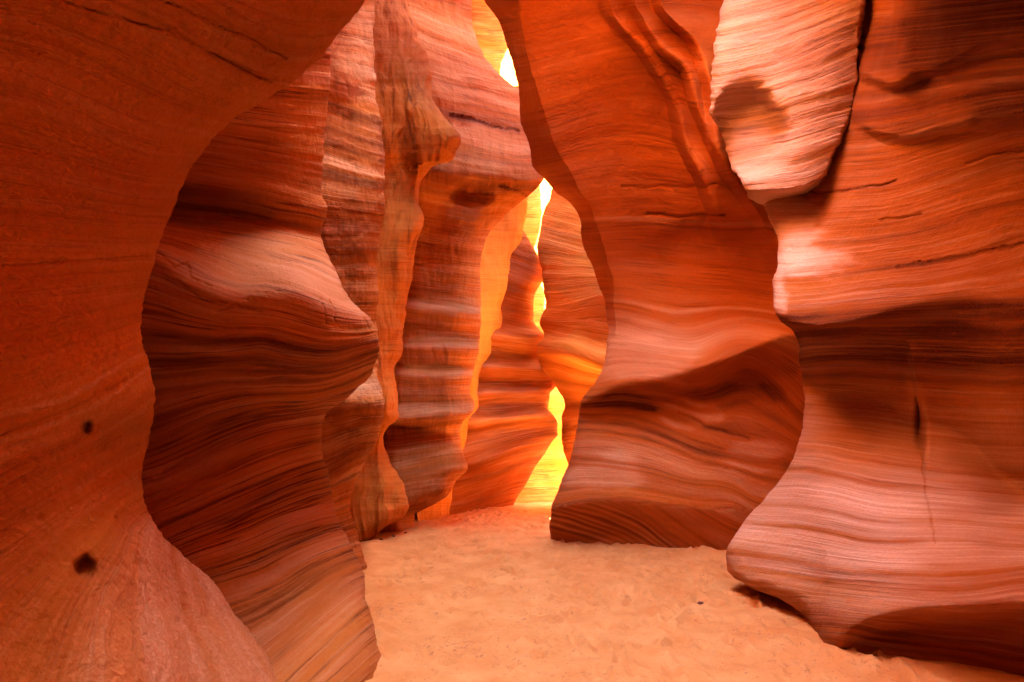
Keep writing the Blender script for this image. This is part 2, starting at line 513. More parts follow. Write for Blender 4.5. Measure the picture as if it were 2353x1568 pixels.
def build_plateau_lid():  # unseen rock lid, its openings shaped to admit sky and stop sun
    mat = sandstone('plateau_sandstone', band=3.0, fine=12, pale_amt=0.6, seed=31)
    Y = np.arange(-14, 30.1, 0.3)
    st = [-14, 0, 3, 6, 8.0, 8.35, 9.75, 10.15, 12, 14.3, 15.4, 15.9, 16.8, 17.5, 20, 22, 30]
    xl = np.interp(Y, st, [-0.6, -1.0, -1.1, -1.05, -1.3, 6.6, 6.8, 8.0, 8.1, 8.4, 5.2, 4.4, 2.0, 1.2, 1.2, 0, -1])
    xr = np.interp(Y, st, [0.6, 1.0, 1.6, 2.0, 1.5, 10.0, 10.5, 11.0, 13.0, 15, 15, 15, 15, 15, 15, 2, 2])
    # added unseen cleft brings skylight to the back; an added bridge blocks the sun
    cl, cr = np.interp(Y, [9.6, 11, 13, 15.3], [-1.4, -1.2, -0.8, -0.5]), np.interp(Y, [9.6, 11, 13, 15.3], [0.4, 0.8, 1.3, 1.6])
    sky_l = xl.copy()
    xl = np.where((Y > 9.5) & (Y < 15.4), cl, xl)
    flare_l = np.interp(Y, [-14, 1, 2.5, 4.5, 6.0, 7.4, 8.0, 8.35], [0.0, 0.2, 0.4, 0.8, 2.0, 2.2, 1.8, 0.0])      # how far the rims stand back from the throat
    flare_r = np.interp(Y, [-14, 1, 2.5, 7.4, 8.0, 8.35], [0.0, -0.2, -0.6, -0.75, -0.4, 0.0])
    xo = np.interp(Y, [-14, 0.5, 2.5, 30], [2.0, 2.2, 12.0, 22.0])
    zl = np.maximum(2.6 + 0.64 * np.maximum(Y, 0) + 0.6, 4.0)
    zt = np.minimum(zl, 15)
    zl = np.minimum(zl + np.interp(Y, [7.0, 7.9, 10.5, 11.5], [0, 2.2, 2.2, 0]), 15)
    top = np.maximum(12.0, zt + np.interp(Y, [0, 8.0, 8.4, 30], [7.0, 7.0, 4.5, 4.5]))
    frame_top = 1.5 + 0.64 * np.maximum(Y, 0)
    zl_r = np.where(Y < 8, np.minimum(zl, frame_top + np.interp(Y, [0, 3, 4.8, 5.8, 8], [1.0, 0.4, 0.4, 1.7, 1.7])), zl)  # unseen roof edges lowered to shade the near walls
    zl_l = np.where(Y < 8, np.minimum(zl, frame_top + np.interp(Y, [0, 3, 4.0, 5.2, 8], [1.2, 0.9, 0.9, 1.7, 1.7])), zl)
    def strip(xin, sgn, fl, zl):
        prof = []
        a = np.full_like(Y, 1.0)
        prof.append((sgn * 45 * a, top + 1.5))
        prof.append((sgn * 26 * a, top + 0.8))
        prof.append((xin + sgn * (1.0 + fl), top))
        for k in range(1, 13):
            s = k / 12
            prof.append((xin + sgn * (0.3 + fl) * (1 - s), (top - 0.3) * (1 - s) + zl * s))
        prof.append((xin + sgn * 1.0, zl + 0.15))
        prof.append((sgn * np.maximum(xo, np.abs(xin) + 1.5), zl + 0.2))
        for k in range(1, 8):
            prof.append((sgn * xo, zl * (1 - k / 7) - 1.0 * k / 7))
        P = np.stack([np.stack([px, Y, pz], -1) for px, pz in prof], 1)
        P[..., 0] += 0.35 * fbm(P[..., 0] * 0.3 + 50, P[..., 1] * 0.4, P[..., 2] * 0.4, 3)
        return P
    Ls, Rs = strip(xl, -1, flare_l, zl_l), strip(xr, 1, flare_r, zl_r)
    V, Fc, off = [], [], 0
    for k, G in enumerate((Ls, Rs)):
        f = grid_faces(G.shape[0], G.shape[1])
        if k == 0: f = f[:, ::-1]
        V.append(G.reshape(-1, 3)); Fc.append(f + off); off += G.shape[0] * G.shape[1]
    k = np.where((Y > 9.2) & (Y < 15.7))[0]  # added bridge, out of view, keeps direct sun off the back rocks
    B = []
    for j in range(25):
        a = j / 24 * 2 * math.pi
        ux, uz = np.sign(math.cos(a)) * abs(math.cos(a)) ** 0.5, np.sign(math.sin(a)) * abs(math.sin(a)) ** 0.5
        mx, hx = (cr[k] + sky_l[k] - 0.4) / 2, (sky_l[k] - 0.4 - cr[k]) / 2
        mz, hz = (zl[k] + 0.3 + top[k]) / 2, (top[k] - zl[k] - 0.2) / 2
        bx, bz = mx + hx * ux, mz + hz * uz
        B.append(np.stack([bx, Y[k], bz], -1))
    B = np.stack(B, 1)
    B[:, :-1, 0] += 0.2 * fbm(B[:, :-1, 0] * 0.4 + 50, B[:, :-1, 1] * 0.5, B[:, :-1, 2] * 0.5, 3)
    B[:, -1] = B[:, 0]
    V.append(B.reshape(-1, 3)); Fc.append(grid_faces(len(k), 25) + off)
    off += B.shape[0] * 25
    # closed ends of the slot, behind the viewer and behind the last bend
    for yy in (-14, 30):
        V.append(np.array([[-45, yy, -1], [45, yy, -1], [45, yy, 20], [-45, yy, 20]], float))
        Fc.append(np.array([[0, 1, 2, 3]]) + off); off += 4
    V = np.concatenate(V)
    o = link_mesh('plateau_light_lid', V, np.concatenate(Fc), mat, {'bedding': np.stack([V[:, 1], V[:, 2], V[:, 0]], -1)})
    return struct(o)
build_plateau_lid()

# ------------------------------------------------------------------ the rocks, far to near
M_far = sandstone('sunlit_sandstone', mid=(0.60, 0.24, 0.026), deep=(0.48, 0.13, 0.010), pale=(0.74, 0.43, 0.10), band=2.2, fine=9, dark_amt=0.45, pale_amt=0.8, seed=2)  # golden base colour paints bounced light into the far wall
M_red = sandstone('banded_red_sandstone', band=5.0, fine=22, pale_amt=0.55, dark_amt=0.35, seed=4, line_bump=0.9)
M_orange = sandstone('banded_orange_sandstone', deep=(0.44, 0.13, 0.012), mid=(0.58, 0.23, 0.03), pale=(0.70, 0.37, 0.12), band=5.0, fine=22, pale_amt=0.6, dark_amt=0.3, seed=6, line_bump=1.0)
M_center = sandstone('streaked_sandstone', band=5.0, fine=24, pale_amt=0.5, dark_amt=0.35, streak=0.3, seed=8, pit=1.0)
M_drip = sandstone('stained_sandstone', deep=(0.34, 0.090, 0.008), mid=(0.48, 0.150, 0.016), pale=(0.60, 0.27, 0.07), band=4.0, fine=18, pale_amt=0.3, dark_amt=0.2, streak=0.8, seed=10)
M_glow = sandstone('backlit_sandstone', deep=(0.56, 0.20, 0.022), mid=(0.66, 0.28, 0.032), pale=(0.74, 0.40, 0.07), band=3.0, fine=10, pale_amt=0.4, dark_amt=0.15, streak=0.25, seed=11)  # golden base colour paints in the glow from behind the fin
M_third = sandstone('rough_pale_sandstone', band=6.0, fine=26, pale_amt=0.7, dark_amt=0.45, streak=0.5, seed=12, pit=1.0)
M_shelf = sandstone('dark_red_sandstone', pale=(0.66, 0.39, 0.24), band=6.0, fine=30, pale_amt=0.35, dark_amt=0.7, seed=14, pit=0.6)
M_near = sandstone('grainy_orange_sandstone', deep=(0.36, 0.090, 0.009), mid=(0.50, 0.160, 0.020), pale=(0.64, 0.38, 0.23), band=5.0, fine=34, pale_amt=0.2, dark_amt=0.2, grain=3.0, seed=16, pit=0.2, line_bump=0.35)
M_big = sandstone('smooth_red_sandstone', band=4.5, fine=26, deep=(0.30, 0.060, 0.006), mid=(0.45, 0.115, 0.012), pale_amt=0.15, dark_amt=0.3, line_bump=0.3, seed=18, pit=0.2)
M_brow = sandstone('pale_ribbed_sandstone', deep=(0.40, 0.18, 0.085), mid=(0.54, 0.30, 0.165), pale=(0.72, 0.49, 0.34), band=6.5, fine=34, pale_amt=0.8, dark_amt=0.25, seed=20, pit=1.0, line_bump=1.0)
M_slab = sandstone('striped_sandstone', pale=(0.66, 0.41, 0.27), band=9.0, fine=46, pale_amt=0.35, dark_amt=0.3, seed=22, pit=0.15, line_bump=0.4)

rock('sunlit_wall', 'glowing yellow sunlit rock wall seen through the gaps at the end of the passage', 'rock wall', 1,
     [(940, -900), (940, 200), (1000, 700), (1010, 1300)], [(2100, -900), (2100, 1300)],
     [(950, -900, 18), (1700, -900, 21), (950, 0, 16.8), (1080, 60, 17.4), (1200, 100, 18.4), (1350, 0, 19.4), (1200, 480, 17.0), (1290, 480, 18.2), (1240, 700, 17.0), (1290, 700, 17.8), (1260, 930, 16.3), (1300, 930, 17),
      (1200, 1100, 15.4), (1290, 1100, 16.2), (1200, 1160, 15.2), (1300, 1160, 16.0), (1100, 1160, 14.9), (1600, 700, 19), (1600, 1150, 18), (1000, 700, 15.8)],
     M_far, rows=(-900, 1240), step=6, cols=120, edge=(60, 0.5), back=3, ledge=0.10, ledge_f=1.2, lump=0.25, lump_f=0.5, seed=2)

rock('banded_rock', 'red rock wall crossed by pale ledges between the yellow strip and the bright slits', 'rock wall', -1,
     [(1020, -300), (1040, 200), (1120, 400), (1195, 490), (1208, 540), (1234, 585), (1252, 640), (1232, 680), (1225, 735), (1252, 775), (1250, 800), (1270, 850), (1278, 882), (1258, 905),
      (1256, 938), (1278, 968), (1282, 1000), (1272, 1012), (1240, 1060), (1207, 1108), (1182, 1150), (1165, 1190), (1150, 1260)],
     [(900, -300), (900, 1260)],
     None,
     M_red, beds=[(800, [(950, 800), (1100, 800), (1240, 815)]), (920, [(1050, 930), (1280, 915)]), (965, [(1050, 968), (1170, 960), (1280, 950)]),
                  (1040, [(1060, 1060), (1270, 1005)]), (600, [(1100, 600), (1230, 640)]), (1120, [(1000, 1140), (1200, 1085)])],
     lines=[[(900,-300,14.4),(1215,-300,15.4)],[(900,300,13.8),(1215,300,15.0)],[(900,550,13.4),(1080,550,13.8),(1215,550,14.4)],[(900,640,13.2),(1100,640,13.7),(1235,650,14.3)],[(900,735,13.2),(1100,740,13.6),(1235,748,14.2)],
            [(900,764,12.95),(1100,764,13.3),(1240,770,13.9)],[(900,822,13.2),(1100,824,13.6),(1240,828,14.1)],[(900,838,12.9),(1100,838,13.25),(1250,846,13.8)],[(900,885,13.15),(1100,885,13.5),(1260,884,14.0)],[(900,900,12.8),(1100,901,13.15),(1260,900,13.7)],
            [(900,940,12.95),(1100,940,13.3),(1270,932,13.8)],[(900,962,12.55),(1100,960,12.9),(1280,950,13.4)],[(900,985,12.85),(1070,992,13.15),(1280,975,13.7)],[(900,1050,12.6),(1070,1070,12.85),(1200,1030,13.2),(1280,1000,13.5)],[(900,1085,12.75),(1060,1092,13.1),(1200,1060,13.6),(1280,1020,13.9)],
            [(900,1200,12.35),(950,1195,12.4),(1160,1165,14.3),(1280,1150,15)],[(900,1270,12.3),(1160,1270,14)]],
     soft=1.6, bands=[(600, 20, -.4), (640, 15, .5), (690, 10, .4), (765, 7, -.6), (800, 14, .4), (838, 6, -.7), (870, 12, .4), (901, 5, -.7), (930, 8, -.3), (962, 8, -.95), (985, 6, .5), (1010, 14, -.4), (1060, 14, .6), (1100, 10, .5), (1150, 8, .3)],  # pale bands at the lips paint skylight highlights on the ledges
     rows=(-300, 1260), step=3.5, cols=140, edge=(60, 0.5), back=1.2, bend=0.9, ledge=0.03, ledge_f=1.7, lump=0.10, lump_f=0.8, seed=4)

rock('ribbed_rock', 'orange ribbed rock buttress with a nose, right of the bright slits', 'rock buttress', 1,
     [(1320, -200), (1290, 300), (1268, 440), (1243, 500), (1236, 560), (1244, 620), (1246, 660), (1252, 700), (1241, 740), (1247, 768), (1230, 795), (1229, 812),
      (1240, 845), (1262, 875), (1280, 905), (1294, 932), (1285, 962), (1285, 1000), (1290, 1035), (1302, 1060), (1320, 1130), (1330, 1260)],
     [(1560, -200), (1560, 1260)],
     None,
     M_orange, beds=[(560, [(1240, 545), (1390, 580)]), (700, [(1250, 700), (1320, 690), (1390, 672)]), (770, [(1240, 765), (1320, 785), (1390, 810)]), (805, [(1230, 805), (1320, 822), (1380, 850)]),
                     (960, [(1285, 965), (1330, 955)]), (640, [(1245, 640), (1390, 640)]), (860, [(1255, 860), (1390, 880)])],
     lines=[[(1230,-200,16.5),(1560,-200,14.8)],[(1230,200,15.8),(1560,200,14.2)],[(1230,430,14.8),(1400,440,13.7),(1560,440,12.8)],[(1230,560,14.1),(1390,560,13.1),(1560,560,12.3)],[(1230,690,13.5),(1390,670,12.5),(1560,650,11.8)],[(1230,745,13.5),(1320,768,12.8),(1390,790,12.5),(1560,820,11.7)],
            [(1230,800,12.9),(1320,818,12.3),(1390,845,12.1),(1560,900,11.5)],[(1230,838,13.2),(1320,850,12.7),(1390,875,12.5),(1560,930,11.9)],[(1230,900,13.5),(1300,925,13.1),(1400,940,12.6),(1560,960,12.0)],[(1280,960,13.2),(1330,955,12.8),(1560,980,11.9)],[(1280,1040,13.4),(1400,1040,12.9),(1560,1050,12.3)],[(1280,1260,13.2),(1560,1260,12.4)]],
     soft=2.0, bands=[(560, 8, -.3), (590, 5, .3), (620, 6, -.3), (665, 4, .35), (700, 6, -.3), (770, 5, -.5), (790, 5, .4), (806, 5, -.5), (830, 5, .5), (870, 8, .4), (930, 10, .4), (962, 5, -.5), (985, 10, .5)],
     rows=(-200, 1260), step=3.5, cols=130, edge=(70, 0.6), back=1.0, bend=0.9, ledge=0.035, ledge_f=2.0, lump=0.08, lump_f=0.9, seed=6)

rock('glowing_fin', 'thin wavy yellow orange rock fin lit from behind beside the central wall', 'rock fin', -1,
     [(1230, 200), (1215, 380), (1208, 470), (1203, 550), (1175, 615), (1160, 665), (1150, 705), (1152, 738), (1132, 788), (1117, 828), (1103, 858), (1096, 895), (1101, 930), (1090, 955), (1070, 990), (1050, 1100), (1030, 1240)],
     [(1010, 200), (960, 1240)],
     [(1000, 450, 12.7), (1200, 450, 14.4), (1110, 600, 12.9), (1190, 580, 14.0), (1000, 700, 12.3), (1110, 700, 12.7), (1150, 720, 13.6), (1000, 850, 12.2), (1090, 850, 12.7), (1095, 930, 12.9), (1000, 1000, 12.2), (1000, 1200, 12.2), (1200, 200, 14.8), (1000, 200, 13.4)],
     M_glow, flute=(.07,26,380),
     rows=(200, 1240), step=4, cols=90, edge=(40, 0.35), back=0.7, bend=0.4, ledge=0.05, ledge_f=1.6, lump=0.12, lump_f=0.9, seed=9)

rock('ledged_wall', 'tall central rock wall, pale above a round niche and barrel shaped with ledges below', 'rock wall', -1,
     [(1100, -450), (1088, -60), (1083, 40), (1100, 95), (1132, 152), (1170, 195), (1215, 225), (1262, 320), (1252, 405), (1240, 426), (1220, 446), (1180, 476), (1142, 518), (1116, 550), (1104, 590),
      (1100, 640), (1106, 690), (1104, 740), (1099, 800), (1090, 832), (1081, 870), (1078, 900), (1089, 935), (1076, 960), (1058, 985), (1064, 1030), (1072, 1078), (1050, 1096),
      (1027, 1132), (985, 1160), (948, 1182), (945, 1225), (940, 1280)],
     [(800, -450), (780, 1280)],
     None,
     M_center, beds=[(240, [(970, 215), (1100, 245), (1200, 275)]), (400, [(980, 395), (1100, 425), (1240, 430)]), (720, [(930, 705), (1105, 725)]), (785, [(925, 785), (1100, 790)]),
                     (855, [(905, 855), (1080, 858)]), (950, [(915, 965), (1080, 955)]), (90, [(960, 60), (1100, 120)]), (1090, [(900, 1090), (1060, 1060)])],
     lines=[[(780,-450,11.6),(950,-450,12.4),(1260,-450,14.6)],[(780,0,10.6),(950,0,11.4),(1080,0,12.6),(1260,0,13.6)],[(780,200,10.2),(980,200,10.9),(1180,215,12.3),(1260,215,12.6)],[(780,385,10.4),(980,392,10.6),(1150,405,10.9),(1245,424,11.1)],[(780,480,10.8),(960,475,11.0),(1150,490,11.35),(1245,500,11.5)],
            [(780,690,10.9),(930,690,11.1),(1105,702,11.3)],[(780,716,10.65),(930,712,10.85),(1105,722,11.05)],[(780,775,10.85),(930,775,11.05),(1105,780,11.25)],[(780,793,10.6),(930,790,10.8),(1105,797,11.0)],[(780,842,10.85),(910,844,11.0),(1080,848,11.15)],[(780,862,10.55),(905,858,10.75),(1080,862,10.95)],[(780,930,10.8),(900,932,10.9),(1085,930,11.05)],
            [(780,966,10.35),(915,962,10.45),(1080,950,10.6)],[(780,995,10.9),(890,990,11.0),(1060,986,11.1)],[(780,1085,10.75),(900,1085,10.75),(1068,1072,10.55)],[(780,1140,10.7),(900,1150,10.65),(1028,1132,10.45)],[(780,1185,10.9),(945,1182,10.8),(1030,1160,10.7)],[(780,1230,10.6),(945,1225,10.6)],[(780,1290,10.6),(950,1290,10.6)]],
     soft=1.6, bands=[(60, 20, -.5), (120, 14, -.4), (160, 22, -.5), (210, 12, -.4), (258, 10, .6), (300, 16, -.4), (345, 8, .4), (405, 12, .6), (440, 8, .4), (610, 5, -.25), (712, 8, -.5), (730, 5, .4), (790, 6, -.5), (858, 6, -.6), (930, 14, -.4), (958, 6, .3), (972, 5, .6), (1090, 8, .4)],  # pale bands high up paint skylight on the upper face
     cracks=[([(1150,430),(1190,446),(1232,460)],2.2,.02),([(930,608),(1000,606),(1100,612)],2,.02),([(1040,262),(1100,275),(1190,300)],3,.05)], flute=(.08,48,500),
     rows=(-450, 1280), step=3.5, cols=190, edge=(70, 0.55), back=1.2, bend=0.7, ledge=0.03, ledge_f=1.9, lump=0.10, lump_f=0.8, rough=0.012, seed=8,
     dents=[(1085, 446, 40, 27, 0.24, 7)])

rock('stained_fin', 'orange rock fin with a dark stain and a pointed beak, behind the rough pale fin', 'rock fin', -1,
     [(900, -450), (930, -60), (938, 5), (962, 85), (985, 188), (1010, 250), (1042, 292), (1054, 320), (1046, 354), (1030, 374), (1005, 383), (985, 402), (974, 425), (970, 460), (976, 512), (960, 550), (945, 600),
      (936, 680), (921, 760), (924, 800), (904, 850), (918, 922), (914, 958), (893, 982), (885, 1010), (898, 1060), (925, 1115), (945, 1160), (930, 1195), (880, 1225), (850, 1252), (840, 1300)],
     [(700, -450), (690, 1300)],
     [(860, -300, 11.0), (920, -300, 11.2), (870, 0, 10.0), (935, 0, 10.3), (900, 150, 9.5), (980, 180, 9.7), (900, 300, 9.3), (1040, 310, 9.2), (900, 420, 9.5), (970, 420, 9.7), (890, 520, 9.5), (960, 520, 9.6),
      (880, 700, 9.6), (930, 700, 9.8), (880, 850, 9.5), (900, 850, 9.7), (880, 950, 9.3), (910, 955, 9.5), (860, 1010, 9.6), (890, 1080, 9.7), (850, 1150, 9.5), (930, 1160, 9.7), (840, 1250, 9.5), (720, 500, 9.2), (720, 1100, 9.2)],
     M_drip, flute=(.15,34,420),
     rows=(-450, 1300), step=3.5, cols=130, edge=(55, 0.45), back=1.0, bend=0.6, ledge=0.035, ledge_f=2.2, lump=0.13, lump_f=1.0, rough=0.012, seed=10,
     dents=[(925, 390, 30, 130, 0.18, 5)])

rock('rough_fin', 'rough pale crusted rock fin with a small hooded foot, squeezed behind the shelf rock', 'rock fin', -1,
     [(830, -450), (858, -40), (860, 30), (856, 120), (862, 220), (875, 300), (880, 430), (876, 560), (868, 660), (862, 740), (870, 840), (888, 928), (881, 980), (850, 1040), (816, 1108), (806, 1150), (820, 1240), (838, 1322), (850, 1400)],
     [(600, -450), (580, 1400)],
     [(740, -300, 8.6), (840, -300, 8.8), (740, 0, 7.6), (860, 0, 7.8), (780, 170, 7.1), (860, 200, 7.3), (770, 250, 7.2), (870, 280, 7.3), (780, 400, 7.1), (870, 400, 7.2), (760, 600, 7.3), (860, 600, 7.4),
      (800, 800, 7.4), (865, 840, 7.5), (780, 920, 6.9), (880, 925, 7.0), (760, 1000, 7.2), (860, 1020, 7.4), (760, 1100, 7.4), (810, 1130, 7.6), (780, 1250, 7.4), (835, 1320, 7.3), (640, 500, 6.8), (640, 1200, 6.9)],
     M_third, beds=[(250, [(750, 235), (870, 275)]), (370, [(745, 350), (870, 390)]), (920, [(750, 935), (885, 920)]), (1080, [(750, 1090), (850, 1040)]), (100, [(760, 90), (860, 115)]), (600, [(740, 560), (870, 560)])],
     bands=[(60, 40, -.5), (140, 30, -.6), (200, 20, -.5), (250, 9, .8), (265, 6, .6), (310, 12, .7), (345, 8, .6), (385, 14, -.6), (420, 20, .5), (880, 20, -.5), (940, 10, .5), (1000, 10, .5), (1070, 14, .6), (1110, 8, .4)],
     flute=(.03,40,300),
     rows=(-450, 1400), step=3.0, cols=120, edge=(60, 0.4), back=0.9, bend=0.5, ledge=0.022, ledge_f=3.2, lump=0.06, lump_f=1.4, rough=0.013, seed=12)

rock('shelf_rock', 'dark red rock with a pale cracked shelf above a jutting nose and an undercut waist', 'rock buttress', -1,
     [(720, -450), (752, -60), (754, 90), (761, 120), (756, 250), (743, 400), (740, 452), (746, 478), (736, 540), (752, 598), (800, 680), (848, 738), (866, 788), (856, 842), (802, 910), (752, 946), (735, 1000), (744, 1070),
      (770, 1160), (806, 1262), (840, 1370), (868, 1470), (876, 1518), (860, 1580), (850, 1640)],
     [(150, -450), (120, 1640)],
     None,
     M_shelf, beds=[(800, [(350, 800), (600, 790), (860, 790)]), (860, [(350, 890), (600, 870), (850, 820)]), (930, [(345, 1010), (600, 920), (790, 900)]), (500, [(390, 490), (560, 510), (735, 545)]), (400, [(430, 400), (740, 460)]),
                    (650, [(340, 590), (560, 680), (840, 740)]), (1080, [(350, 1180), (720, 1030)]), (1250, [(450, 1330), (790, 1210)]), (1400, [(600, 1530), (860, 1330)]), (200, [(560, 230), (750, 250)])],
     lines=[[(120,-450,4.0),(740,-450,4.9)],[(120,0,4.3),(450,0,4.65),(750,0,5.25)],[(120,300,4.6),(500,300,5.05),(745,300,5.6)],[(120,410,4.85),(430,432,5.25),(600,440,5.45),(740,452,5.72)],[(120,470,5.1),(390,484,5.48),(560,505,5.68),(660,525,5.78),(740,560,5.85)],
            [(120,560,4.25),(340,590,4.5),(450,655,4.55),(560,690,4.58),(700,668,4.62),(780,702,4.68),(866,772,4.74)],[(120,700,4.3),(350,760,4.55),(600,795,4.62),(866,805,4.76)],[(120,860,4.6),(350,890,4.85),(600,875,4.95),(760,860,5.1),(860,842,5.2)],[(120,1000,4.75),(350,1010,5.05),(600,970,5.22),(740,950,5.45),(860,920,5.5)],
            [(120,1120,4.65),(350,1130,4.95),(600,1100,5.2),(740,1040,5.45)],[(120,1270,4.4),(350,1300,4.65),(600,1280,4.85),(790,1210,5.15)],[(120,1500,3.75),(500,1500,4.05),(700,1480,4.2),(860,1440,4.42)],[(120,1640,3.2),(860,1640,3.6)]],
     bands=[(440, 22, .5), (480, 10, .4), (785, 16, .85), (825, 7, .8), (850, 6, .8), (872, 5, .6), (905, 6, .7), (935, 5, .6), (590, 70, -.4), (1010, 10, .3), (1150, 26, .6), (1110, 6, .5), (1240, 20, .5), (1330, 10, .3), (1400, 40, -.15)],  # broad pale band paints skylight on the shelf; dark ones are beds
     cracks=[([(365,580),(400,612),(430,603),(442,642),(490,658)],2.2,.016),([(735,690),(747,742)],2,.016),([(757,690),(768,735)],2,.016),([(830,735),(862,775)],2,.016),([(500,715),(540,700),(600,716)],2,.012),([(420,660),(470,690),(520,695)],2,.012)],
     rows=(-450, 1640), step=3.0, cols=260, edge=(120, 0.42), back=1.2, bend=0.7, ledge=0.022, ledge_f=5.0, lump=0.05, lump_f=1.4, rough=0.006, seed=14)

rock('big_rock', 'huge smooth red orange rock with flowing folds above a striped skirt on the sand', 'rock buttress', 1,
     [(1040, -450), (1090, -60), (1112, 0), (1148, 50), (1168, 110), (1195, 205), (1194, 268), (1215, 340), (1224, 384), (1245, 410), (1275, 446), (1310, 470), (1331, 502), (1341, 560), (1364, 610), (1380, 660), (1390, 700), (1396, 760), (1390, 830),
      (1366, 880), (1336, 924), (1326, 980), (1310, 1050), (1286, 1118), (1266, 1170), (1264, 1205), (1268, 1248), (1272, 1330)],
     [(1980, -450), (2000, 1330)],
     None,
     M_big, beds=[(480, [(1350, 500), (1500, 490), (1760, 500)]), (640, [(1400, 640), (1500, 650), (1770, 680)]), (780, [(1390, 760), (1600, 800), (1800, 775)]), (860, [(1370, 880), (1550, 862), (1700, 815)]),
                  (960, [(1330, 960), (1420, 965), (1540, 1000), (1660, 1040), (1800, 1060)]), (900, [(1400, 905), (1600, 930), (1840, 1000)]), (1050, [(1310, 1060), (1420, 1065), (1600, 1110), (1720, 1150)]), (1160, [(1270, 1165), (1400, 1150), (1560, 1165), (1700, 1170)]),
                  (1220, [(1280, 1200), (1400, 1175), (1520, 1260)]), (1260, [(1290, 1240), (1450, 1240), (1480, 1262)]), (200, [(1200, 230), (1350, 190), (1500, 160)]), (300, [(1250, 340), (1400, 300), (1600, 330)]), (1200, [(1560, 1190), (1660, 1262)])],
     lines=[[(1040,-450,6.7),(1500,-450,6.5),(2000,-450,6.9)],[(1100,0,7.9),(1300,0,7.75),(1500,0,7.5),(1700,0,7.4),(2000,0,7.3)],[(1200,400,9.0),(1350,400,8.9),(1500,400,8.7),(1650,400,8.1),(2000,400,7.4)],[(1300,600,9.6),(1450,600,9.45),(1600,600,9.0),(1780,600,8.1),(2000,600,7.5)],
            [(1300,760,9.75),(1400,760,9.7),(1500,735,9.45),(1600,745,9.1),(1700,735,8.65),(1800,715,8.1),(2000,700,7.5)],[(1300,925,9.2),(1340,915,9.1),(1400,892,8.92),(1500,872,8.55),(1560,858,8.35),(1640,832,8.1),(1700,808,7.9),(1800,770,7.7),(2000,740,7.3)],
            [(1300,965,9.45),(1400,950,9.4),(1500,935,9.15),(1600,905,8.85),(1700,880,8.5),(1830,850,8.15),(2000,820,7.7)],[(1300,1060,9.3),(1400,1040,9.2),(1550,1030,8.85),(1700,1020,8.5),(1840,1000,8.2),(2000,1000,7.8)],[(1265,1165,9.15),(1400,1148,8.95),(1550,1160,8.72),(1720,1172,8.48),(2000,1170,7.9)],
            [(1265,1250,9.7),(1400,1240,9.55),(1550,1265,9.1),(1700,1275,8.85),(2000,1275,8.3)],[(1265,1340,9.8),(2000,1340,8.2)]],
     folds=[([(1300,-420),(1345,-80),(1375,25),(1468,130),(1530,250),(1546,325),(1600,425),(1640,560)], 0.32, 32, 60), ([(1360,-420),(1400,-80),(1430,0),(1500,110),(1560,165),(1580,240),(1610,310),(1655,400),(1720,500),(1770,650)], 0.28, 26, 60),
            ([(1440,-420),(1470,-80),(1494,15),(1580,110),(1614,240),(1622,330),(1690,460)], 0.28, 30, 70)],
     dents=[(1640, 620, 150, 135, 0.22, 9)],
     bands=[(700, 6, -.4), (740, 10, -.3), (780, 25, -.5), (885, 8, .5), (905, 5, .6), (925, 9, .7), (950, 5, .5), (965, 8, .8), (985, 4, .4), (1020, 25, -.3), (1045, 5, .6), (1060, 4, .4), (1100, 24, -.2), (1120, 4, .4), (1156, 4, .7), (1175, 4, .5), (1188, 4, .75), (1201, 4, .5), (1214, 4, .75), (1227, 4, .5), (1240, 4, .75), (1253, 4, .5), (1266, 4, .75), (1182, 3, -.4), (1195, 3, -.4), (1208, 3, -.4), (1221, 3, -.4), (1234, 3, -.4), (1247, 3, -.4), (1260, 3, -.4), (490, 5, -.3), (500, 3, .4)],  # stripes are beds; wide pale bands paint light on shelf and skirt
     cracks=[([(1488,492),(1560,497),(1665,490)],3,.03),([(1430,430),(1560,428),(1645,424)],2.5,.015),([(1560,950),(1640,985),(1720,1010)],3,.02)],
     cross=lambda x, y: (np.clip((y - np.interp(x, [1265, 1400, 1550, 1720], [1163, 1150, 1160, 1172])) / 5, 0, 1), 1200 + (y - 1200) - (x - 1400) * 0.5 + 16 * np.sin((x - 1330) / 70)),
     patches=[(1480,820,130,55,-.35),(1590,955,90,28,-.5),(1720,1050,80,40,-.4),(1400,1085,90,45,-.35),(1440,925,70,30,.5),(1700,905,100,26,.5)],  # pale patches paint lit spots, dark ones the shade below the lip
     rows=(-450, 1330), step=3.0, cols=420, edge=(60, 0.28), back=1.1, bend=0.8, bevel=(0.9, [(1090, -450), (1150, -60), (1196, 0), (1206, 110), (1232, 205), (1262, 300), (1312, 400), (1352, 470), (1380, 540), (1400, 610), (1412, 700), (1414, 790)], 790), ledge=0.010, ledge_f=3.0, lump=0.06, lump_f=0.9, rough=0.005, seed=18)

